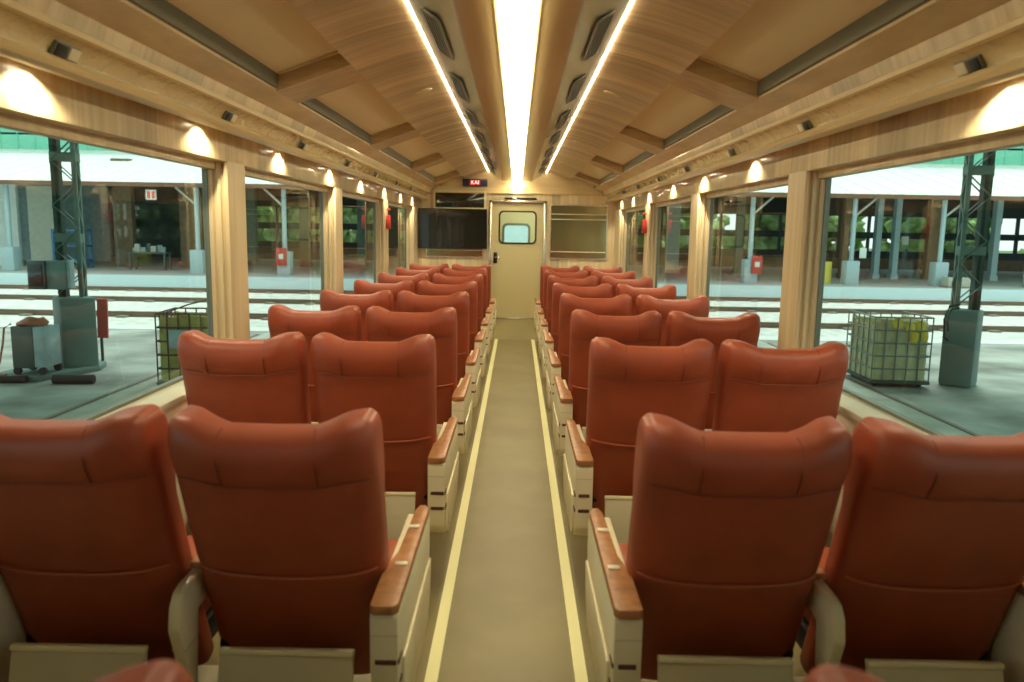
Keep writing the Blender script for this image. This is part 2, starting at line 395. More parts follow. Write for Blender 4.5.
def to_rect(P, x0, x1, z0, z1, cx, cz):
    out = []
    for (x, z) in P:
        dx, dz = x-cx, z-cz
        t = min(((x1-cx) if dx > 0 else (cx-x0))/max(abs(dx), 1e-6), ((z1-cz) if dz > 0 else (cz-z0))/max(abs(dz), 1e-6))
        out.append((cx+dx*t, cz+dz*t))
    return out
def rect_ring(x0, x1, z0, z1, hx0, hx1, hz0, hz1, r, y0, y1):
    h = rrect(hx0, hx1, hz0, hz1, r)
    # outer loop follows a sharp rounded rect with equal vertex count, corners exact
    o = rrect(x0, x1, z0, z1, .0005)
    return ring_mesh(o, h, y0, y1)
rect_ring(DX0, DX1, DZ0, DZ1, wx0, wx1, wz0, wz1, .055, 0, .035).build('leaf', 'door_paint', d)
ring_mesh(rrect(wx0-.014, wx1+.014, wz0-.014, wz1+.014, .065), rrect(wx0+.008, wx1-.008, wz0+.008, wz1-.008, .05), -.012, .0).build('window_gasket', 'door_gasket', d)
MB().prism(rrect(wx0, wx1, wz0, wz1, .055), 'Y', .012, .018).build('window_pane', 'door_glass', d)
hl = MB().box(-.315, -.265, -.018, 0, 1.00, 1.15, bev=.005).build('lock_plate', 'dark_metal', d)
MB().box(-.30, -.215, -.045, -.030, 1.075, 1.092, bev=.004).box(-.297, -.283, -.045, -.01, 1.075, 1.092).build('handle', 'chrome', hl)
m = MB(); m.box(DX0-.035, DX0+.0, 10.775, 10.90, 0.235, DZ1+.035, bev=.004); m.box(DX1, DX1+.035, 10.775, 10.90, .235, DZ1+.035, bev=.004)
m.box(DX0-.035, DX1+.035, 10.775, 10.90, DZ1, DZ1+.035, bev=.004)
fr = struct(m, 'door_frame', 'chrome', 'polished metal frame round the end door', 'door frame')
struct(bx(DX0, DX1, 10.77, 10.83, .225, .243, bev=.003), 'trim_61', 'chrome', 'metal threshold strip under the end door', 'threshold')
t = empty('door_track', (0, 10.79, 1.895)); tag(t, 'slim dark and chrome sliding track cover above the end door', 'track cover')
bx(-.17, .27, -.012, .01, -.013, .013, bev=.003).build('slot', 'black', t)
bx(-.07, .0, -.02, .0, -.016, .016, bev=.004).build('sensor', 'chrome', t)
# vestibule behind the door
struct(MB().box(-.75, -.70, 10.9, 12.4, .2, 2.05).box(.70, .75, 10.9, 12.4, .2, 2.05), 'wall_vestibule', 'vestibule', 'pale side walls of the vestibule seen through the door window', 'wall')
struct(bx(-.75, .75, 10.9, 12.4, 2.0, 2.05), 'ceiling_vestibule', 'vestibule', 'pale ceiling of the vestibule', 'ceiling')
struct(bx(-.75, .75, 10.9, 13.0, .12, .235), 'floor_vestibule', 'floor_vinyl', 'raised floor of the vestibule', 'floor')
struct(rect_ring(-.75, .75, .2, 2.05, -.20, .19, 1.10, 1.545, .06, 12.2, 12.24), 'door_2', 'vestibule', 'cream outer door seen through the end door window', 'door')
struct(ring_mesh(rrect(-.225, .215, 1.075, 1.57, .075), rrect(-.19, .18, 1.11, 1.535, .055), 12.18, 12.20), 'window_20', 'steel_wire', 'grey rounded window frame of the outer door', 'window frame')
struct(MB().prism(rrect(-.20, .19, 1.10, 1.545, .06), 'Y', 12.215, 12.22), 'window_21', 'door_glass', 'pane of the outer door window', 'window')
ld = bpy.data.lights.new('vestibule_fill', 'POINT'); ld.energy = 9; ld.color = (1, .92, .72); ld.shadow_soft_size = .1  # unseen fill light, added to brighten the vestibule
lo = bpy.data.objects.new('vestibule_fill', ld); COL.objects.link(lo); lo.location = (.3, 11.3, 1.9)

# chrome framed glass panels left and right of the door
def glass_panel(x0, x1, z0, z1, label, bars):
    t = empty('interior_window', ((x0+x1)/2, 10.79, z0)); tag(t, label, 'interior window')
    hw = (x1-x0)/2; h = z1-z0
    ring_mesh(rrect(-hw, hw, 0, h, .004), rrect(-hw+.014, hw-.014, .014, h-.014, .003), -.018, .008).build('frame', 'chrome', t)
    bx(-hw+.012, hw-.012, -.004, .006, .012, h-.012).build('pane', 'smoked_glass', t)
    for b in bars: MB().cyl((-hw+.02, -.03, b), (hw-.02, -.03, b), .007, n=10).cyl((-hw+.03, -.03, b), (-hw+.03, 0, b), .006, n=8).cyl((hw-.03, -.03, b), (hw-.03, 0, b), .006, n=8).build('rail', 'stud', t)
    return t
glass_panel(.46, 1.255, 1.075, 1.82, 'dark glass panel with chrome rails right of the end door', (.10, .545, .615))
glass_panel(-1.255, -.46, 1.075, 1.72, 'dark glass panel mostly hidden behind the television', (.10,))
t = empty('dark_screen', (-.79, 10.795, 1.755)); tag(t, 'narrow dark glass panel in a cream frame above the television', 'glass panel')
bx(-.34, .34, -.02, .004, .0, .212, bev=.003).build('pane', 'dark_glass', t)
ring_mesh(rrect(-.365, .365, -.02, .235, .004), rrect(-.338, .338, .004, .218, .003), -.03, .004).build('frame', 'cream_plastic', t)
# television
t = empty('television', (-.878, 10.70, 1.195)); tag(t, 'large black flat television on the end wall, left of the door', 'television')
bx(-.475, .475, -.02, .02, 0, .545, bev=.006).build('casing', 'black', t)
bx(-.465, .465, -.0225, -.019, .012, .535).build('screen', 'tv_glass', t)
bx(-.12, .12, .018, .085, .18, .34).build('wall_bracket', 'dark_metal', t)
# text helper: real mesh text
def text_mesh(txt, size, m, parent, loc, depth=.002, rot=(R(90), 0, 0), name='lettering'):
    c = bpy.data.curves.new(name, 'FONT'); c.body = txt; c.size = size; c.extrude = depth; c.align_x = 'CENTER'; c.align_y = 'CENTER'
    o = bpy.data.objects.new(name, c); COL.objects.link(o)
    dg = bpy.context.evaluated_depsgraph_get(); me = bpy.data.meshes.new_from_object(o.evaluated_get(dg))
    bpy.data.objects.remove(o); me.materials.clear(); me.materials.append(M[m])
    for p in me.polygons: p.material_index = 0
    o2 = bpy.data.objects.new(name, me); COL.objects.link(o2); o2.parent = parent; o2.location = loc; o2.rotation_euler = rot
    return o2
t = empty('display_sign', (-.58, 10.79, 2.05)); tag(t, 'small navy display box with red and white letters on the gable', 'sign')
bx(-.17, .17, -.03, .03, 0, .10, bev=.005).build('casing', 'sign_navy', t)
bx(-.07, .07, -.033, -.029, .016, .084).build('lit_panel', 'sign_red', t)
text_mesh('KAI', .072, 'sign_white', t, (0, -.035, .05))
# end lamp under the light panel
t = empty('end_lamp', (.005, 10.76, 2.015)); tag(t, 'small bright lamp on the gable below the end of the ceiling light', 'lamp')
bx(-.05, .05, -.03, .01, 0, .10, bev=.006).build('glass_cover', 'lamp_glow', t)
bx(-.115, -.055, -.02, .01, 0, .045, bev=.005).build('bracket', 'cream_plastic', t)
bx(.055, .115, -.02, .01, 0, .04, bev=.005).build('bracket', 'cream_plastic', t)

# ------------------------------------------------------------------ window pillars and panes
PIL = [-.40, 1.77, 3.93, 6.10, 8.27, 10.50]
n = 62
for s, nm in ((-1, 'left'), (1, 'right')):
    for i, far in enumerate(PIL):
        nr = far-.235
        P = [(1.36, nr), (1.375, nr-.006), (1.382, nr+.012), (1.392, nr+.012), (1.397, nr-.002), (1.412, nr-.004), (1.418, nr+.012), (1.43, nr+.012), (1.435, nr-.004), (1.47, nr-.004),
             (1.47, far+.004), (1.435, far+.004), (1.43, far-.012), (1.418, far-.012), (1.412, far+.004), (1.397, far+.002), (1.392, far-.012), (1.382, far-.012), (1.375, far+.006), (1.36, far)]
        struct(MB().prism([(s*x, y) for x, y in P], 'Z', .77, 1.755), 'trim_%d' % n, 'wood_pillar', 'fluted wood pillar between windows on the %s side, %s' % (nm, (['out of view above the camera', 'out of view beside the camera', 'nearest in view']+ORD[1:])[i]), 'pillar'); n += 1
    edges = [Y0]+PIL
    for i in range(len(PIL)):
        a = edges[i]; b = PIL[i]-.235
        t = empty('window_%d' % (i+1+(0 if s < 0 else 7)), (s*1.465, (a+b)/2, .77))
        tag(t, 'tall clear window on the %s side, %s' % (nm, (['out of view above the camera', 'out of view beside the camera', 'nearest in view']+ORD[1:])[i]), 'window', kind='structure')
        h = (b-a)/2
        bx(-.003, .003, -h, h, 0, .985).build('window_pane', 'window_glass', t)
        m = MB(); m.box(*sorted((-s*.005, -s*.05)), -h, h, .945, .985, bev=.004); m.build('blind_cassette', 'wood_pillar', t)
        m = MB(); m.box(-.012, .012, -h, h, 0, .018).box(-.012, .012, -h, -h+.012, 0, .98).box(-.012, .012, h-.012, h, 0, .98); m.build('seal', 'blind_rail', t)
    struct(bx(*sorted((s*1.36, s*1.5)), 10.50, 10.8, .77, 1.76), 'trim_%d' % n, 'wood_end', 'cream wood panel between the last window and the end wall, %s' % nm, 'panel'); n += 1

# ------------------------------------------------------------------ small fittings
for s, nm in ((-1, 'left'), (1, 'right')):
    # downlights
    for i, y in enumerate([2.20, 3.37, 4.49, 5.70, 6.82, 8.04, 9.15, 10.15]):
        lit = not (s > 0 and i == 1)
        t = empty('downlight', (s*1.306, y, 1.882))
        tag(t, '%s round downlight under the %s cove, %s from the camera' % ('lit' if lit else 'unlit', nm, ORD[i]), 'downlight', 'downlights above the windows')
        MB().cyl((0, 0, .002), (0, 0, -.006), .030, .030, 20).build('rim', 'chrome', t)
        MB().cyl((0, 0, -.004), (0, 0, -.008), .022, .020, 16).build('lens', 'lamp_glow' if lit else 'disc', t)
        if lit:
            l = bpy.data.lights.new('downlight_lamp', 'SPOT'); l.energy = 15.0; l.color = (1, .90, .62); l.spot_size = R(142); l.spot_blend = .45; l.shadow_soft_size = .012
            lo = bpy.data.objects.new('downlight_lamp', l); COL.objects.link(lo); lo.parent = t; lo.location = (s*.006, 0, -.012)
            lo.rotation_euler = (0, R(-14)*(-s)*-1, 0)
    # sockets in the cove channel
    for i, y in enumerate([2.20, 3.42, 4.57, 5.78, 6.9, 8.1, 9.2]):
        t = empty('power_socket', (s*1.240, y, 1.918))
        tag(t, 'small socket plate, half dark half pale, in the %s cove, %s from the camera' % (nm, ORD[i]), 'power socket', 'socket plates in the coves')
        rot = Matrix.Rotation(-s*R(29), 4, 'Y')
        MB().box(-.006, .006, -.06, .06, -.020, .020, bev=.003, mx=rot).build('plate', 'blind_rail', t)
        MB().box(*sorted((-s*.004, -s*.011)), .004, .052, -.017, .017, bev=.002, mx=rot).build('outlet', 'socket_light', t)
        MB().box(*sorted((-s*.004, -s*.009)), -.055, -.008, -.017, .017, bev=.002, mx=rot).build('dark_insert', 'black', t)
    # small unlit fittings on the soffit
    for y in (2.93,):
        t = empty('soffit_sensor', (s*1.31, y, 1.883)); tag(t, 'flat cream oblong fitting under the %s cove' % nm, 'fitting')
        bx(-.022, .022, -.085, .085, -.010, .002, bev=.004).build('cover', 'disc', t)
        bx(-.008, .008, -.05, .05, -.013, -.008, bev=.002).build('lens', 'cream_plastic', t)
    # discs on planks
    for i, y in enumerate([2.3, 4.5, 6.9, 9.1]):
        x = .53; t = empty('ceiling_speaker', (s*x, y, 2.228)); t.rotation_euler = (0, s*R(14), 0)
        tag(t, 'flat round cream ceiling disc on the %s planked slope, %s from the camera' % (nm, ORD[i]), 'ceiling speaker', 'round ceiling discs')
        MB().cyl((0, 0, .01), (0, 0, -.006), .052, .048, 28).build('cover', 'disc', t)
        MB().cyl((0, 0, -.004), (0, 0, -.008), .034, .032, 24).build('centre', 'moulding', t)
    # hammers
    t = empty('emergency_hammer', (s*1.35, 8.12, 1.45)); tag(t, 'red emergency window hammer on a pillar on the %s side' % nm, 'emergency hammer')
    bx(*sorted((0, -s*.035)), -.04, .04, 0, .14, bev=.008).build('case', 'red_paint', t)
    MB().cyl((-s*.02, 0, .13), (-s*.02, 0, .20), .012, .012, 10).build('handle', 'black', t)
    MB().box(-.015-s*.02, .015-s*.02, -.04, .04, .19, .21, bev=.004).build('head', 'red_paint', t)

# ------------------------------------------------------------------ seats
ZT, ZB = 1.045, .27
def back_rear(u, z):
    """rear surface (x, y) of the backrest for u in -1..1 at height z"""
    lean = .185*(1-smooth(ZB-.3, ZT+.25, z)*1.0)*1.35
    lean = .27*(ZT-.05-z); lean = max(lean, -.01)
    hw = .232+.006*smooth(.40, .80, z)
    x = u*hw
    y = lean + .020*abs(u)**4 - .012*math.exp(-((z-.955)/.06)**2) + .010*math.exp(-((z-.70)/.12)**2)*(1-u*u)*-1
    return x, y, hw
def make_back():
    bm = bmesh.new(); rings = []
    NU = 96; levels = []
    NL = 44
    for i in range(NL+1): levels.append(ZB+(ZT-.07-ZB)*i/NL)
    caps = [(.07*math.sin(a), math.cos(a)) for a in [R(d) for d in (10, 20, 30, 40, 50, 60, 70, 79, 86)]]
    def ring(z, sh, zz):
        out = []
        th = .118+.022*smooth(.80, .98, z)
        hw = back_rear(0, z)[2]
        for k in range(NU):
            a = 2*math.pi*k/NU
            e = .30
            cu = math.copysign(abs(math.cos(a))**e, math.cos(a)); sv = math.copysign(abs(math.sin(a))**.55, math.sin(a))
            u = cu
            yr = back_rear(u, z)[1]
            wing = .035*smooth(.55, .95, abs(u))*smooth(.78, .95, z)
            yc = yr + th/2; 
            y = yc + sv*th/2*(.25+.75*sh) + (wing if sv > 0 else 0)
            x = u*hw*(1-.05*(1-sh)**1.5)
            dip = -.028*(1-smooth(.36, .80, abs(u)))
            # rounding at outer upper corners
            dip += -.010*smooth(.92, 1.0, abs(u))
            top = smooth(.80, 1.0, z)
            z2 = zz + dip*top
            # seams pressed into the headrest
            for su in (-.46, .46):
                g = math.exp(-((u-su)/.022)**2)
                if z > .895: y += (.005*g if sv < 0 else -.005*g)
            if sv < 0:
                g = math.exp(-((z-.898)/.007)**2); y += .004*g
                zs = .627-.020*(1-u*u)
                y += .006*math.exp(-((z-zs+.008)/.009)**2)
            out.append(bm.verts.new((x, y, z2)))
        return out
    # bottom cap
    for q in (.5, .85): rings.append(ring(ZB, q, ZB-(.02 if q < .6 else .012)))
    for z in levels: rings.append(ring(z, 1, z))
    for dz, sh in caps: rings.append(ring(ZT-.07+dz, sh, ZT-.07+dz))
    for a, b in zip(rings, rings[1:]):
        for k in range(NU):
            bm.faces.new((a[k], a[(k+1) % NU], b[(k+1) % NU], b[k]))
    # close ends with strips between front and rear halves
    for rg, flip in ((rings[0], False), (rings[-1], True)):
        c = len(rg)
        for k in range(c//2):
            i0, i1 = k, (k+1); j0, j1 = (c-k) % c, (c-k-1) % c
            vs = []
            for v in (rg[i0], rg[i1], rg[j1], rg[j0]):
                if v not in vs: vs.append(v)
            if len(vs) >= 3:
                try: bm.faces.new(vs)
                except ValueError: pass
    bmesh.ops.recalc_face_normals(bm, faces=bm.faces[:])
    mb = MB(); mb.bm.free(); mb.bm = bm
    return mb
def surf(u, z, off=.003):
    """point just behind the rear face"""
    cu = u; sv = -(max(0, 1-abs(cu)**(2/.30)))**(.55/2)
    th = .118+.022*smooth(.80, .98, z)
    x, yr, hw = back_rear(cu, z)
    y = yr+th/2+sv*th/2
    if z > ZT-.045: pass
    dip = -.028*(1-smooth(.36, .80, abs(u)))*smooth(.80, 1.0, z)
    return Vector((u*hw, y-off, z+dip))
def top_point(u, deg):
    """point on the rounded rear top of the headrest"""
    a = R(deg); sh = math.cos(a); z = ZT-.07+.07*math.sin(a)
    x, yr, hw = back_rear(u, z); th = .118+.022*smooth(.80, .98, z)
    sv = (max(0, 1-abs(u)**(2/.30)))**(.55/2)
    dip = -.028*(1-smooth(.36, .80, abs(u)))*smooth(.80, 1.0, z)
    return Vector((u*hw*(1-.05*(1-sh)**1.5), yr+th/2-sv*th/2*(.25+.75*sh)+.004, z+dip+.0005))
def make_armrest(sgn, root, name, x_in, x_out, y_near=-.055, y_far=.60):
    """sgn: direction pointing away from the seat; x_in nearest the seat"""
    t = root
    x0, x1 = sorted((x_in, x_out))
    # side profile in (y,z)
    P = [(y_near+.012, .30), (y_near, .33), (y_near, .565), (y_near+.01, .576), (y_far-.02, .576), (y_far, .56), (y_far, .47), (y_far-.05, .36), (y_far-.12, .29), (y_near+.05, .28)]
    body = MB().prism(P, 'X', x0, x1, bev=.006).build(name, 'cream_plastic', t)
    # outer skirt panel standing proud
    xo = x_out; xs = sorted((xo, xo+sgn*.008))
    MB().prism([(y_near+.10, .27), (y_near+.045, .31), (y_near+.055, .44), (y_far-.03, .44), (y_far-.06, .34), (y_far-.13, .27)], 'X', xs[0], xs[1], bev=.003).build('skirt', 'cream_plastic', body)
    # slots wrapping round the near corner
    for z in (.392, .452):
        m = MB(); m.box(x0+.012, x1-.004 if sgn > 0 else x1-.012, y_near-.003, y_near+.004, z, z+.012, bev=.002)
        m.box(*sorted((xo-sgn*.004, xo+sgn*.0025)), y_near+.002, y_near+.05, z, z+.012, bev=.002)
        m.build('slot', 'slot_dark', body)
    m = MB(); m.box(x0+.002, x1-.002, y_near-.001, y_far-.002, .522, .525); m.build('joint_line', 'grey_panel', body)
    # cap: wide at the near end, narrow at the far end
    ci = x_in; co_ = x_out
    capP = [(ci, y_near+.006), (ci+sgn*.01, y_near-.004), (co_-sgn*.012, y_near-.004), (co_, y_near+.012), (co_, y_far-.03), (co_-sgn*.012, y_far), (ci+sgn*.035, y_far), (ci+sgn*.026, y_far-.04), (ci+sgn*.020, y_near+.30), (ci, y_near+.20)]
    cap = MB().prism(capP, 'Z', .574, .598, bev=.004).build('arm_cap', 'arm_cap', body)
    for yy in (.22, .47):
        MB().box((ci+co_)/2+sgn*.008-.016, (ci+co_)/2+sgn*.008+.016, y_near+yy-.010, y_near+yy+.010, .596, .603, bev=.002).build('stud', 'stud', cap)
    return body
def make_seat(kind, s):
    """kind aisle/window; s=+1 right bank, -1 left bank. Aisle lies towards -s."""
    root = empty('passenger_seat', (0, 0, 0))
    tag(root, 'seat', 'seat', 'rust red leather passenger seats in rows')
    b = make_back().build('backrest', 'leather', root, sharp=60)
    # seams
    m = MB()
    pts = [surf(-.93+1.86*i/28, .900) for i in range(29)]; m.tube(pts, .0016, 6)
    for su in (-.46, .46): m.tube([surf(su, .902+.072*i/10, .000) for i in range(11)]+[top_point(su, d) for d in (12, 25, 38, 50, 62, 74, 84)], .0021, 6)
    m.build('seam', 'leather_seam', b)
    m = MB(); pts = []
    for i in range(29):
        u = -.93+1.86*i/28; pts.append(surf(u, .632-.020*(1-u*u), .0025))
    m.tube(pts, .0042, 8); m.build('piping', 'leather_pipe_lit', b)
    # cushion
    bx(-.213, .213, .20, .66, .36, .47, bev=.035, seg=4).build('seat_cushion', 'cushion_leather', root)
    bx(-.22, .22, .27, .64, .285, .362, bev=.012).build('seat_pan', 'dark_metal', root)
    # rear foot panel
    rot = Matrix.Translation((0, .062, .418)) @ Matrix.Rotation(R(-14), 4, 'X')
    fp = MB().box(-.165, .165, -.012, .012, -.22, 0, bev=.005, mx=rot).build('foot_panel', 'grey_panel', root)
    MB().box(-.166, .166, -.016, .010, -.012, .002, bev=.003, mx=rot).build('panel_edge', 'cream_plastic', fp)
    for hx in (-.14, .115): MB().box(hx, hx+.025, .08, .14, .23, .30).build('hinge', 'dark_metal', fp)
    MB().cyl((-.215, .205, .36), (.215, .205, .36), .022, n=12).build('recliner_bar', 'dark_metal', root)
    # pedestal
    p = MB().box(-.06, .06, .22, .54, .05, .29, bev=.01).build('pedestal', 'dark_metal', root)
    MB().box(-.16, .16, .16, .60, 0, .05, bev=.012).build('base_plate', 'grey_panel', p)
    if kind == 'aisle':
        make_armrest(-s, root, 'aisle_armrest', -s*.226, -s*.292)
        # centre armrest on the other side: slim cream arm with a rounded rear top
        xa, xb = sorted((s*.2385, s*.2700))
        P = [(.075, .27), (.045, .34), (.03, .42), (.005, .49), (.016, .545), (.04, .572), (.075, .580), (.58, .585), (.60, .565), (.59, .52), (.12, .49), (.10, .30)]
        c = MB().prism(P, 'X', xa, xb, bev=.008).build('centre_armrest', 'cream_plastic', root)
        MB().box(xa+.002, xb-.002, .14, .58, .586, .606, bev=.006).build('arm_cap', 'arm_cap', c)
        MB().box(xa-.001, xb+.001, .03, .10, .425, .428).build('joint_line', 'grey_panel', c)
    else:
        make_armrest(s, root, 'window_armrest', s*.225, s*.285)
    return root
T = {(k, s): make_seat(k, s) for k in ('aisle', 'window') for s in (-1, 1)}
ROWS = [1.71, 2.87, 3.95, 5.02, 6.09, 7.16, 8.23, 9.30]
used = set()
def place(kind, s, y, label):
    x = s*(.54 if kind == 'aisle' else 1.053)
    rt = T[(kind, s)]
    if (kind, s) not in used:
        used.add((kind, s)); rt.location = (x, y, 0); rt['label'] = label; return rt
    return dup(rt, (x, y, 0), label)
RN = ['front row nearest the camera', 'second row', 'third row', 'fourth row', 'fifth row', 'sixth row', 'seventh row', 'last row before the end wall']
for i, y in enumerate(ROWS):
    for s, nm in ((-1, 'left'), (1, 'right')):
        place('aisle', s, y, 'rust leather aisle seat left of the aisle, '+RN[i] if s < 0 else 'rust leather aisle seat right of the aisle, '+RN[i])
        place('window', s, y, 'rust leather seat beside the %s windows, %s' % (nm, RN[i]))
for o in COL.objects:           # the front row leans back further than the others
    if o.name.split('.')[0] == 'backrest' and o.parent and abs(o.parent.location.y-ROWS[0]) < .01:
        pv = Vector((0, .19, .34)); rm = Matrix.Translation(pv) @ Matrix.Rotation(R(6), 4, 'X') @ Matrix.Translation(-pv)
        o.matrix_local = rm
place('aisle', -1, .635, 'blurred rust headrest corner at the bottom edge, left of the aisle')
place('aisle', 1, .65, 'blurred rust headrest corner at the bottom edge, right of the aisle')

# ------------------------------------------------------------------ outside ground
GZ = -1.0
struct(bx(-80, 80, -30, 18.0, GZ-.3, GZ), 'ground', 'concrete', 'grey green concrete yard beside the carriage', 'ground')
struct(bx(-80, 80, 18.0, 18.7, GZ-.3, GZ+.01), 'ground_edge', 'apron_white', 'pale kerb strip between yard and tracks', 'kerb')
struct(bx(-80, 80, 18.7, 31.2, GZ-.3, GZ-.02), 'ground_ballast', 'ballast', 'pale gravel bed of the tracks', 'track bed')
struct(MB().box(-80, 80, 31.2, 60, GZ-.3, -.6), 'ground_platform', 'platform', 'pale concrete platform floor of the far shed', 'platform')
struct(MB().box(-80, 80, 31.12, 31.2, GZ-.02, -.6).box(-80, 80, 31.12, 31.6, -.6, -.585), 'platform_edge', 'platform_edge', 'pale blue edge of the far platform', 'platform edge')
struct(bx(-150, 150, 60, 160, GZ-.3, GZ+.1), 'ground_grass', 'grass', 'green ground beyond the shed', 'ground')
def rail_poly(w=.07, h=.15):
    return [(-w, 0), (w, 0), (w, .02), (.02, .035), (.02, h-.045), (.036, h-.03), (.036, h), (-.036, h), (-.036, h-.03), (-.02, h-.045), (-.02, .035), (-w, .02)]
for i, y in enumerate([20.7, 25.0, 29.0]):
    t = empty('railway_rail', (0, y, GZ-.02))
    tag(t, 'rusty steel rail crossing the view, %s from the yard' % ['nearest', 'middle', 'farthest'][i], 'rail', 'rails crossing beyond the yard')
    MB().prism(rail_poly(), 'X', -60, 60).build('rail_bar', 'rail_steel', t)
    m = MB(); x = -38
    while x < 38: m.box(x, x+.26, -.28, .28, -.02, .05, bev=.01); x += 1.3
    tag(m.build('rail_chairs', 'sleeper', t), kind='stuff')
for i, (x, nm) in enumerate([(-5.9, 'outer, left'), (-4.83, 'inner, left'), (4.75, 'inner, right'), (5.82, 'outer, right')]):
    o = MB().prism([(-.035, -.05), (.035, -.05), (.035, .012), (-.035, .012)], 'Y', -12, 17.5).build('embedded_rail', 'rail_steel', None, (x, 0, GZ))
    tag(o, 'rail sunk in the concrete yard, %s of the carriage' % nm, 'rail', 'rails sunk in the yard')
# canopy over the yard carried by the lattice columns
struct(MB().box(-16, 16, -20, 15.5, 7.0, 7.15), 'canopy', 'shed_green', 'high green canopy over the yard', 'canopy')

# lattice columns
def lattice(x, y, label, plinth, w=.36, dpt=.30, rz=0, prz=0):
    t = empty('lattice_column', (x, y, GZ), rz); tag(t, label, 'column')
    pw, pd, ph = plinth
    m = MB().box(-pw/2, pw/2, -pd/2, pd/2, 0, ph, bev=.045, seg=2, mx=Matrix.Rotation(prz, 4, 'Z'))
    m.build('plinth', 'plinth', t)
    z0, z1 = ph, 8.0
    for i, (sx, sy) in enumerate(((-1, -1), (1, -1), (-1, 1), (1, 1))):
        cx, cyy = sx*w/2, sy*dpt/2
        m = MB(); m.box(*sorted((cx, cx-sx*.055)), cyy-.008, cyy+.008, z0, z1); m.box(cx-.008, cx+.008, *sorted((cyy, cyy-sy*.055)), z0, z1)
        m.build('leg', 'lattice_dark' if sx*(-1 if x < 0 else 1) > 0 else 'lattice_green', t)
    m = MB(); z = z0+.05; f = 1
    def bar(p, q, wd=.05):
        p = Vector(p); q = Vector(q); d = (q-p); L = d.length; mx = Matrix.Translation((p+q)/2) @ d.to_track_quat('Z', 'Y').to_matrix().to_4x4()
        m.box(-wd/2, wd/2, -.006, .006, -L/2, L/2, mx=mx)
    while z+.36 < z1:
        for yy in (-dpt/2-.008, dpt/2+.008):
            bar((-f*w/2, yy, z), (f*w/2, yy, z+.36))
        for xx in (-w/2-.008, w/2+.008):
            p, q = Vector((xx, -f*dpt/2, z)), Vector((xx, f*dpt/2, z+.36)); d = q-p; L = d.length
            mx = Matrix.Translation((p+q)/2) @ d.to_track_quat('Z', 'Y').to_matrix().to_4x4(); m.box(-.006, .006, -.0225, .0225, -L/2, L/2, mx=mx)
        z += .36; f = -f
    m.build('bracing', 'lattice_green', t)
    oo = 1 if x > 0 else -1
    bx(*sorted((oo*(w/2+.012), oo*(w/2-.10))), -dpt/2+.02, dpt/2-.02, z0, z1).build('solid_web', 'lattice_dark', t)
    m = MB(); z = z0+.9
    while z < z1: m.box(-w/2-.012, w/2+.012, -dpt/2-.012, dpt/2+.012, z, z+.14); z += 1.3
    m.build('batten_plates', 'lattice_green', t)
    return t
LC = (-7.36, 12.75)
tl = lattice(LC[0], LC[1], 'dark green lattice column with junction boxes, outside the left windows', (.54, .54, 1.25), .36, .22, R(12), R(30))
t = empty('junction_box', (LC[0]-.05, LC[1]-.40, GZ+1.40)); tag(t, 'grey electrical junction box clamped to the left lattice column, dark door open', 'junction box')
bx(-.10, .22, -.06, .10, 0, .46, bev=.01).build('casing', 'plinth', t)
bx(-.38, -.10, -.10, .08, 0, .46, bev=.01).build('dark_housing', 'machine_grey', t)
bx(-.35, -.13, -.115, -.10, .05, .40, bev=.004).build('front_cover', 'black', t)
bx(.215, .27, -.04, .10, .02, .47, bev=.008).build('side_door', 'machine_blue', t)
t = empty('red_board', (LC[0]+.20, LC[1]+.42, GZ)); tag(t, 'faded red board standing against the left column plinth', 'board')
bx(-.08, .10, -.02, .02, .50, 1.18, bev=.006, mx=Matrix.Rotation(R(2), 4, 'Y')).build('board', 'red_faded', t)
bx(-.02, .02, -.015, .015, 0, .55).build('stake', 'machine_grey', t)
o = MB().prism([(-.55, -.95), (.25, -.85), (.68, .15), (.55, .6), (-.45, .5)], 'Z', 0, .10, bev=.02).build('foundation_slab', 'plinth', None, (LC[0]-.30, LC[1]-.15, GZ))
tag(o, 'low grey concrete slab round the foot of the left column', 'slab', kind='structure')
# machine with cables
t = empty('welding_machine', (LC[0]-.20, LC[1]-.75, GZ+.10)); tag(t, 'grey welding machine with orange cables coiled on top, by the left column', 'machine')
bx(-.26, .08, -.22, .22, .10, .76, bev=.015).build('housing', 'machine_grey', t)
bx(.078, .26, -.21, .21, .12, .75, bev=.01).build('side_panel', 'machine_blue', t)
m = MB()
for k2 in range(4):
    r = .22-.03*k2; m.tube([(r*math.cos(a)-.04+.01*k2, r*.8*math.sin(a), .79+.022*k2+.012*math.sin(3*a)) for a in [2*math.pi*q/28 for q in range(28)]], .020, 7, closed=True)
m.tube([(-.25, -.2, .80), (-.33, -.25, .74), (-.36, -.26, .5), (-.42, -.28, .2), (-.50, -.28, .03), (-.30, -.33, .02)], .016, 7)
m.build('cables', 'cable_orange', t)
for sx in (-.2, .2):
    MB().cyl((sx, -.22, .06), (sx, -.17, .06), .06, n=14).build('wheel', 'rubber', t)
    MB().cyl((sx, .17, .06), (sx, .22, .06), .06, n=14).build('wheel', 'rubber', t)
for i, (dx, dy, L, r) in enumerate([(-.75, -.98, .55, .055), (.25, -.95, .6, .07)]):
    t = empty('rubber_roll', (LC[0]+dx+.3, LC[1]+dy-.16, GZ)); tag(t, ['black rubber strip lying left on the slab under the welding machine', 'black rubber roll lying on the slab in front of the left plinth'][i], 'rubber roll')
    MB().cyl((-L/2, 0, r), (L/2, .05, r), r, n=14).build('roll', 'rubber', t)
    MB().cyl((-L/2-.004, 0, r), (-L/2+.02, 0, r), r*.6, n=12).build('core', 'machine_grey', t)
RC = (7.50, 12.85)
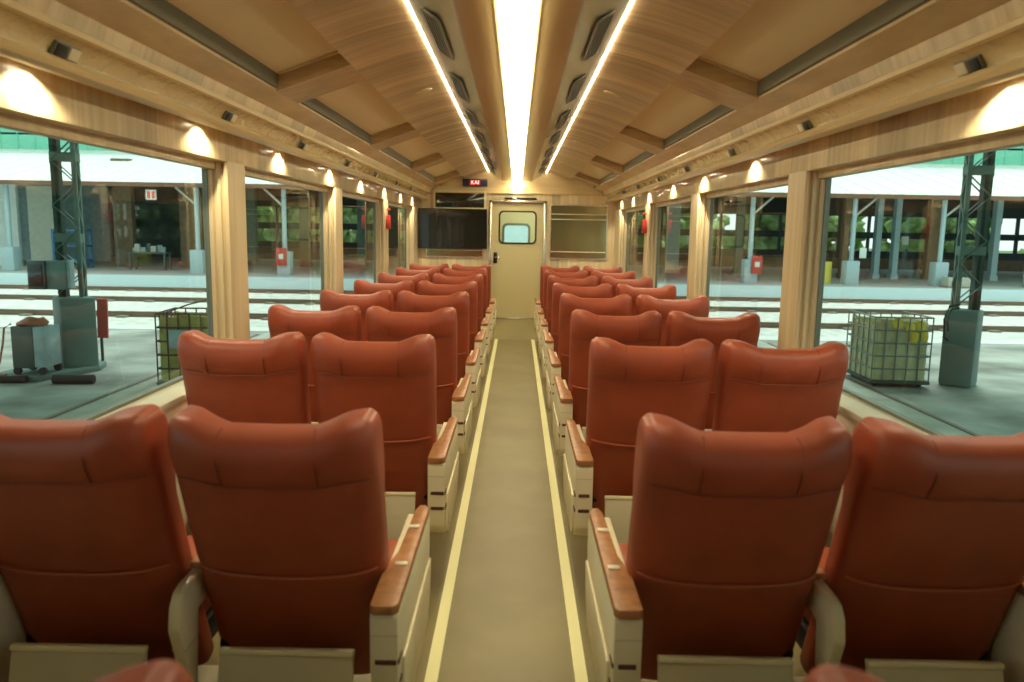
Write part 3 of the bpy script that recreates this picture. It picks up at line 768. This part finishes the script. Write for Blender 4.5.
tr = lattice(RC[0], RC[1], 'dark green lattice column on a tall plinth, outside the right windows', (.50, .50, 1.28), .36, .24, R(-12), R(-28))
RC = (7.36, 12.85); m = MB(); m.tube([(RC[0]-.12, RC[1]-.3, GZ+1.38), (RC[0]-.3, RC[1]-.34, GZ+1.36), (RC[0]-.38, RC[1]-.36, GZ+1.15), (RC[0]-.36, RC[1]-.36, GZ+.85), (RC[0]-.29, RC[1]-.36, GZ+.80)], .018, 8)
m.tube([(RC[0]-.12, RC[1]-.3, GZ+1.33), (RC[0]-.27, RC[1]-.34, GZ+1.30), (RC[0]-.33, RC[1]-.36, GZ+1.12), (RC[0]-.30, RC[1]-.36, GZ+.95)], .014, 8)
tag(m.build('hose', 'rubber'), 'black hose looped over the top of the right plinth', 'hose')

# wire cages
def cage(x, y, rz, label, wd, dp, h, fill, yellow, wire='steel_wire'):
    t = empty('wire_cage', (x, y, GZ), rz); tag(t, label, 'cage')
    m = MB(); r = .011
    nx = 5; ny = 5; nz = 5
    for i in range(nx+1):
        X = -wd/2+wd*i/nx
        for Y in (-dp/2, dp/2): m.cyl((X, Y, .10), (X, Y, h), r, n=6)
    for j in range(1, ny):
        Y = -dp/2+dp*j/ny
        for X in (-wd/2, wd/2): m.cyl((X, Y, .10), (X, Y, h), r, n=6)
    for q in range(nz+1):
        z = .10+(h-.10)*q/nz; rr = .014
        m.tube([(-wd/2, -dp/2, z), (wd/2, -dp/2, z), (wd/2, dp/2, z), (-wd/2, dp/2, z)], rr, 6, closed=True)
    m.build('wire_frame', wire, t)
    # slumped liner bag: lumpy box, open at the top
    b = bmesh.new(); bmesh.ops.create_grid(b, x_segments=2, y_segments=2, size=.5); b.free()
    mb = MB(); bm = mb.bm; NR = 40; rg = []
    for q in range(11):
        z = .12+(h-.18)*q/10; ring = []
        for k2 in range(NR):
            a = 2*math.pi*k2/NR; c, s2 = math.cos(a), math.sin(a)
            X = math.copysign(abs(c)**.16, c)*(wd/2-.014); Yv = math.copysign(abs(s2)**.16, s2)*(dp/2-.014)
            wv = 1-.03*abs(math.sin(5*a+q))
            ring.append(bm.verts.new((X*wv, Yv*wv, z+(.05*math.sin(3*a+1)-.03 if q == 10 else 0))))
        rg.append(ring)
    inner = [bm.verts.new((v.co.x*.93, v.co.y*.93, v.co.z-.02)) for v in rg[-1]]; rg.append(inner)
    rg.append([bm.verts.new((v.co.x*.9, v.co.y*.9, h*.72+.05*math.sin(i2))) for i2, v in enumerate(inner)])
    for a_, b_ in zip(rg, rg[1:]):
        for k2 in range(NR): bm.faces.new((a_[k2], a_[(k2+1) % NR], b_[(k2+1) % NR], b_[k2]))
    bm.faces.new(rg[0][::-1]); bm.faces.new(rg[-1])
    bmesh.ops.recalc_face_normals(bm, faces=bm.faces[:])
    mb.build('liner', fill, t)
    if yellow:
        m = MB()
        for (a, b_, c) in ((-.1, -dp/2+.035, h-.10), (.1, -dp/2+.03, h-.17), (.28, -dp/2+.03, h-.15), (.2, -dp/2+.03, h-.32), (.33, -dp/2+.035, h-.30)):
            m.ball((a, b_, c), .095, 2, .12, (1, .35, 1.15))
        for (a, c) in ((-.28, h-.12), (-.2, h-.22)): m.ball((a, -dp/2+.05, c), .08, 2, .1, (1, .3, 1.1))
        m.build('yellow_bags', 'bag_yellow', t)
    bx(-wd/2-.02, wd/2+.02, -dp/2-.02, dp/2+.02, .06, .12, bev=.01).build('base', 'lattice_dark', t)
    for sx in (-1, 1):
        for sy in (-1, 1):
            MB().cyl((sx*(wd/2-.1)-.02, sy*(dp/2-.1), .045), (sx*(wd/2-.1)+.02, sy*(dp/2-.1), .045), .045, n=12).build('castor', 'rubber', t)
    return t
cage(6.36, 13.05, R(-3), 'square wire cage with pale and yellow bags, outside the right windows', .92, 1.15, 1.16, 'bag_pale', True)
c1 = cage(-5.0, 11.85, R(5), 'wheeled wire cage with olive yellow load, partly behind the left pillar', .82, .85, 1.14, 'cage_yellow', False, 'lattice_dark')
m = bx(-.22, .08, -.455, -.445, .62, .90, bev=.003).build('grey_plate', 'machine_blue', c1)
m = MB(); m.tube([(-.3, -.3, 1.14), (0, -.2, 1.26), (.25, -.1, 1.32), (.38, 0, 1.16)], .012, 6); m.build('wire_handle', 'lattice_dark', c1)

# ------------------------------------------------------------------ far shed
EZ, EY = 3.10, 32.8
sh = empty('shed', (0, 34, -.6)); tag(sh, 'long station shed with pale sloping roof and green clerestory beyond the tracks', 'building')
def sp(mb, name, m): o = mb.build(name, m, sh); o.location = (0, -34, .6); return o
# corrugated roof as a stepped sheet
mb = MB(); mb.prism([(EY-.08, EZ+.05), (41, 5.17), (41, 5.25), (EY-.08, EZ+.12)], 'X', -70, 70)
x = -45
while x < 45: mb.prism([(EY-.08, EZ+.12), (41, 5.25), (41, 5.27), (EY-.08, EZ+.14)], 'X', x, x+.06); x += 1.0
sp(mb, 'roof', 'shed_roof')
mb = MB(); mb.box(-70, 70, 41, 41.12, 5.2, 6.95)
x = -45
while x < 45: mb.box(x, x+.05, 40.96, 41, 5.2, 6.95); x += .9
sp(mb, 'clerestory', 'shed_green')
sp(MB().box(-70, 70, 40.6, 41.3, 6.95, 7.10), 'gutter', 'lattice_green')
sp(MB().prism([(40.6, 7.1), (52, 9.6), (52, 9.7), (40.6, 7.2)], 'X', -70, 70), 'upper_roof', 'shed_roof')
sp(MB().box(-70, 70, EY-.12, EY-.04, EZ-.06, EZ+.12), 'eave', 'eave')
BY = 50
mb = MB(); mb.box(-70, 70, BY, BY+.2, -.6, .55).box(-70, 70, BY, BY+.2, 1.35, 1.75).box(-70, 70, BY, BY+.2, 2.75, 5.0)
x = -44
while x < 44: mb.box(x, x+.12, BY-.05, BY+.22, .55, 2.75); x += 1.9
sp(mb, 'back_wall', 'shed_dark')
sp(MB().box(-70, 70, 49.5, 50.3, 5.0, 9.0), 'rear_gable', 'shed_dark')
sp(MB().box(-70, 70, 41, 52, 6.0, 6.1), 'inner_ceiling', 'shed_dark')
sp(MB().box(-70, 70, BY-.1, BY, -.6, .1), 'brown_dado', 'shed_brown')
# shed front partitions, and an added white panel brightening the door window view
for nm2, m2, bxs in (('white_wall', 'shed_white', (-27.5, -23.7, 36.8, 37.0, -.6, 3.3)), ('beige_partition', 'shed_beige', (-23.3, -21.7, 37.0, 37.2, -.6, 3.2)), ('grey_partition', 'machine_blue', (-29, -22.6, 43, 43.2, -.6, 4)), ('window_infill', 'shed_teal', (-40, -17.0, BY-.15, BY-.06, -.6, 5)), ('added_bright_panel', 'shed_white', (-3.2, 3.2, 32.1, 32.2, -.6, 2.4)),):
    sp(MB().box(*bxs), nm2, m2)
posts = [(-21.9, 33.4, 'far left shed post'), (-13.75, 33.4, 'shed post beside the first left pillar'), (-10.0, 33.4, 'shed post with a red box, seen through the second left window'),
         (10.05, 33.4, 'shed post with a red box, seen through the second right window'), (14.4, 33.4, 'shed post with a white notice, right windows'),
         (18.2, 33.4, 'shed post beside the white block, right windows'), (22.3, 33.4, 'shed post with a red box at the far right edge')]
for i, (x, y, lab) in enumerate(posts):
    t = empty('shed_post', (x, y, -.6)); tag(t, 'pale blue '+lab, 'post', 'pale blue posts along the shed front')
    MB().cyl((0, 0, 0.9), (0, 0, 3.65), .10, n=14).build('pole', 'post_blue', t)
    bx(-.28, .28, -.28, .28, 0, 1.02, bev=.03).build('base', 'post_blue', t)
    f = -1 if x < 0 else 1
    m = MB(); m.cyl((0, 0, 2.9), (f*.75, -.3, 3.66), .045, n=8); m.build('brace', 'shed_beige', t)
for x, lab in ((-10.05, 'red hydrant box on the shed post, left side'), (10.25, 'red hydrant box on the shed post, middle right'), (22.5, 'red hydrant box on the shed post at the right edge')):
    t = empty('hydrant_box', (x, 33.05, -.6+.42)); tag(t, lab, 'hydrant box', 'red hydrant boxes')
    bx(-.22, .22, -.08, .06, 0, .75, bev=.02).build('case', 'red_paint', t)
    bx(-.10, .10, -.095, -.08, .28, .50, bev=.01).build('white_label', 'shed_white', t)
# inner columns of the shed (brown and steel)
for i, (x, y, w2, m3) in enumerate([(-19.2, 38, .9, 'shed_brown'), (-16.2, 38.5, .9, 'shed_brown'), (-15.9, 42, .35, 'post_blue'), (-17.3, 42, .3, 'post_blue'), (-14.3, 42, .4, 'lattice_green'), (-11.2, 41, .5, 'shed_brown'), (-8.2, 41, .4, 'lattice_green'), (-6.5, 41, .6, 'shed_brown'),
                                     (8.2, 41, .7, 'shed_beige'), (12.0, 42, .4, 'lattice_green'), (16.2, 38.5, .3, 'shed_brown'), (17.8, 38.5, .26, 'post_blue'), (18.7, 38.5, .26, 'post_blue'), (20.6, 38.5, .7, 'shed_brown'), (23.6, 38.5, .28, 'post_blue'), (15.2, 40, .3, 'lattice_green')]):
    o = MB().box(-w2/2, w2/2, -.18, .18, 0, 5.2).box(-w2/2-.05, w2/2+.05, -.22, .22, 0, .25).build('shed_column', m3, None, (x, y, -.6))
    tag(o, '%s column inside the far shed, %s from the left' % ({'shed_brown': 'brown', 'post_blue': 'pale blue steel', 'lattice_green': 'dark green', 'shed_beige': 'beige'}[m3], (ORD+['eleventh', 'twelfth', 'thirteenth', 'fourteenth', 'fifteenth', 'sixteenth'])[sorted([-19.2, -16.2, -15.9, -17.3, -14.3, -11.2, -8.2, -6.5, 8.2, 12.0, 16.2, 17.8, 18.7, 20.6, 23.6, 15.2]).index(x)]), 'column', 'columns inside the shed')
# clutter
t = empty('storage_rack', (-20.7, 36.0, -.6)); tag(t, 'blue steel storage rack inside the shed, left of the lattice column', 'rack')
for sx in (-.7, .7):
    for sy in (-.3, .3): bx(sx-.05, sx+.05, sy-.05, sy+.05, 0, 1.8).build('upright', 'blue_paint', t)
for z in (.35, 1.0, 1.7): bx(-.75, .75, -.33, .33, z, z+.08).build('shelf', 'blue_paint', t)
t = empty('work_bench', (-16.9, 35.6, -.6)); tag(t, 'cluttered grey work bench with machine parts in front of the shed', 'work bench')
bx(-.9, .9, -.35, .35, .75, .82).build('top', 'machine_grey', t)
for sx in (-.8, .8):
    for sy in (-.28, .28): bx(sx-.04, sx+.04, sy-.04, sy+.04, 0, .75).build('leg', 'machine_grey', t)
for i in range(7):
    a, b, c = random.uniform(.12, .25), random.uniform(.12, .2), random.uniform(.15, .45); xx = -.75+i*.24
    o = bx(-a/2, a/2, -b/2, b/2, 0, c, bev=.02).build('machine_part', random.choice(['machine_blue', 'machine_grey', 'shed_beige', 'machine_blue']), None, (-16.9+xx, 35.6+random.uniform(-.15, .15), -.6+.82))
    tag(o, 'small machine part standing on the cluttered work bench', 'machine part', 'machine parts on the work bench')
t = empty('yellow_drum', (13.5, 34.0, -.6)); tag(t, 'yellow drum standing beside a shed post, right windows', 'drum')
MB().cyl((0, 0, 0), (0, 0, .95), .32, n=24).build('barrel', 'yellow_paint', t)
MB().cyl((0, 0, .3), (0, 0, .33), .335, n=24).cyl((0, 0, .62), (0, 0, .65), .335, n=24).build('hoop', 'yellow_paint', t)
t = empty('white_block', (18.6, 32.6, -.6)); tag(t, 'low white concrete block on the platform at the right', 'block')
bx(-.55, .55, -.3, .3, .04, .42, bev=.03).build('block', 'shed_beige', t); bx(-.6, .6, -.34, .34, 0, .05).build('pallet', 'sleeper', t)
for x, y, z, w2, h2, m3, lab in ((14.75, 33.1, .55, .28, .42, 'shed_white', 'white notice on a shed post, right windows'), (19.05, 38.25, 1.1, .34, .40, 'shed_beige', 'beige notice on an inner column, right windows'), (9.05, 40.7, .9, .35, .45, 'shed_white', 'small white notice left of the middle right post')):
    o = bx(-w2/2, w2/2, -.02, .02, 0, h2, bev=.005).build('notice', m3, None, (x, y, z)); tag(o, lab, 'notice')
t = empty('hanging_sign', (-15.45, 32.9, 2.50)); tag(t, 'small red and white sign hanging under the shed eave', 'sign')
bx(-.22, .22, -.02, .02, 0, .42, bev=.005).build('panel', 'shed_white', t)
bx(-.16, -.02, -.03, -.02, .06, .36).build('red_mark', 'red_faded', t); bx(.04, .17, -.03, -.02, .06, .36).build('red_mark', 'red_faded', t)
for sx in (-.2, .2): MB().cyl((sx, 0, .48), (sx, 0, .66), .012, n=6).build('hanger', 'dark_metal', t)
# trees beyond
random.seed(11)
for i in range(26):
    x = -48+i*3.7; y = 57+(i % 3)*4.6
    t = empty('tree', (x, y, GZ+.1)); tag(t, 'leafy green tree behind the far shed', 'tree', 'trees behind the far shed')
    MB().tube([(0, 0, 0), (.1, 0, 1.5), (0, .1, 3)], [.22, .17, .1], 10).build('trunk', 'bark', t)
    m = MB()
    for q in range(105):
        a = random.uniform(0, 6.28); rr = random.uniform(.3, 3.3); zz = random.uniform(.9, 6.0)
        m.ball((rr*math.cos(a), rr*math.sin(a)*.6, zz), random.uniform(.34, .74), 2, .35)
    m.build('crown', 'leaf', t, sharp=180)
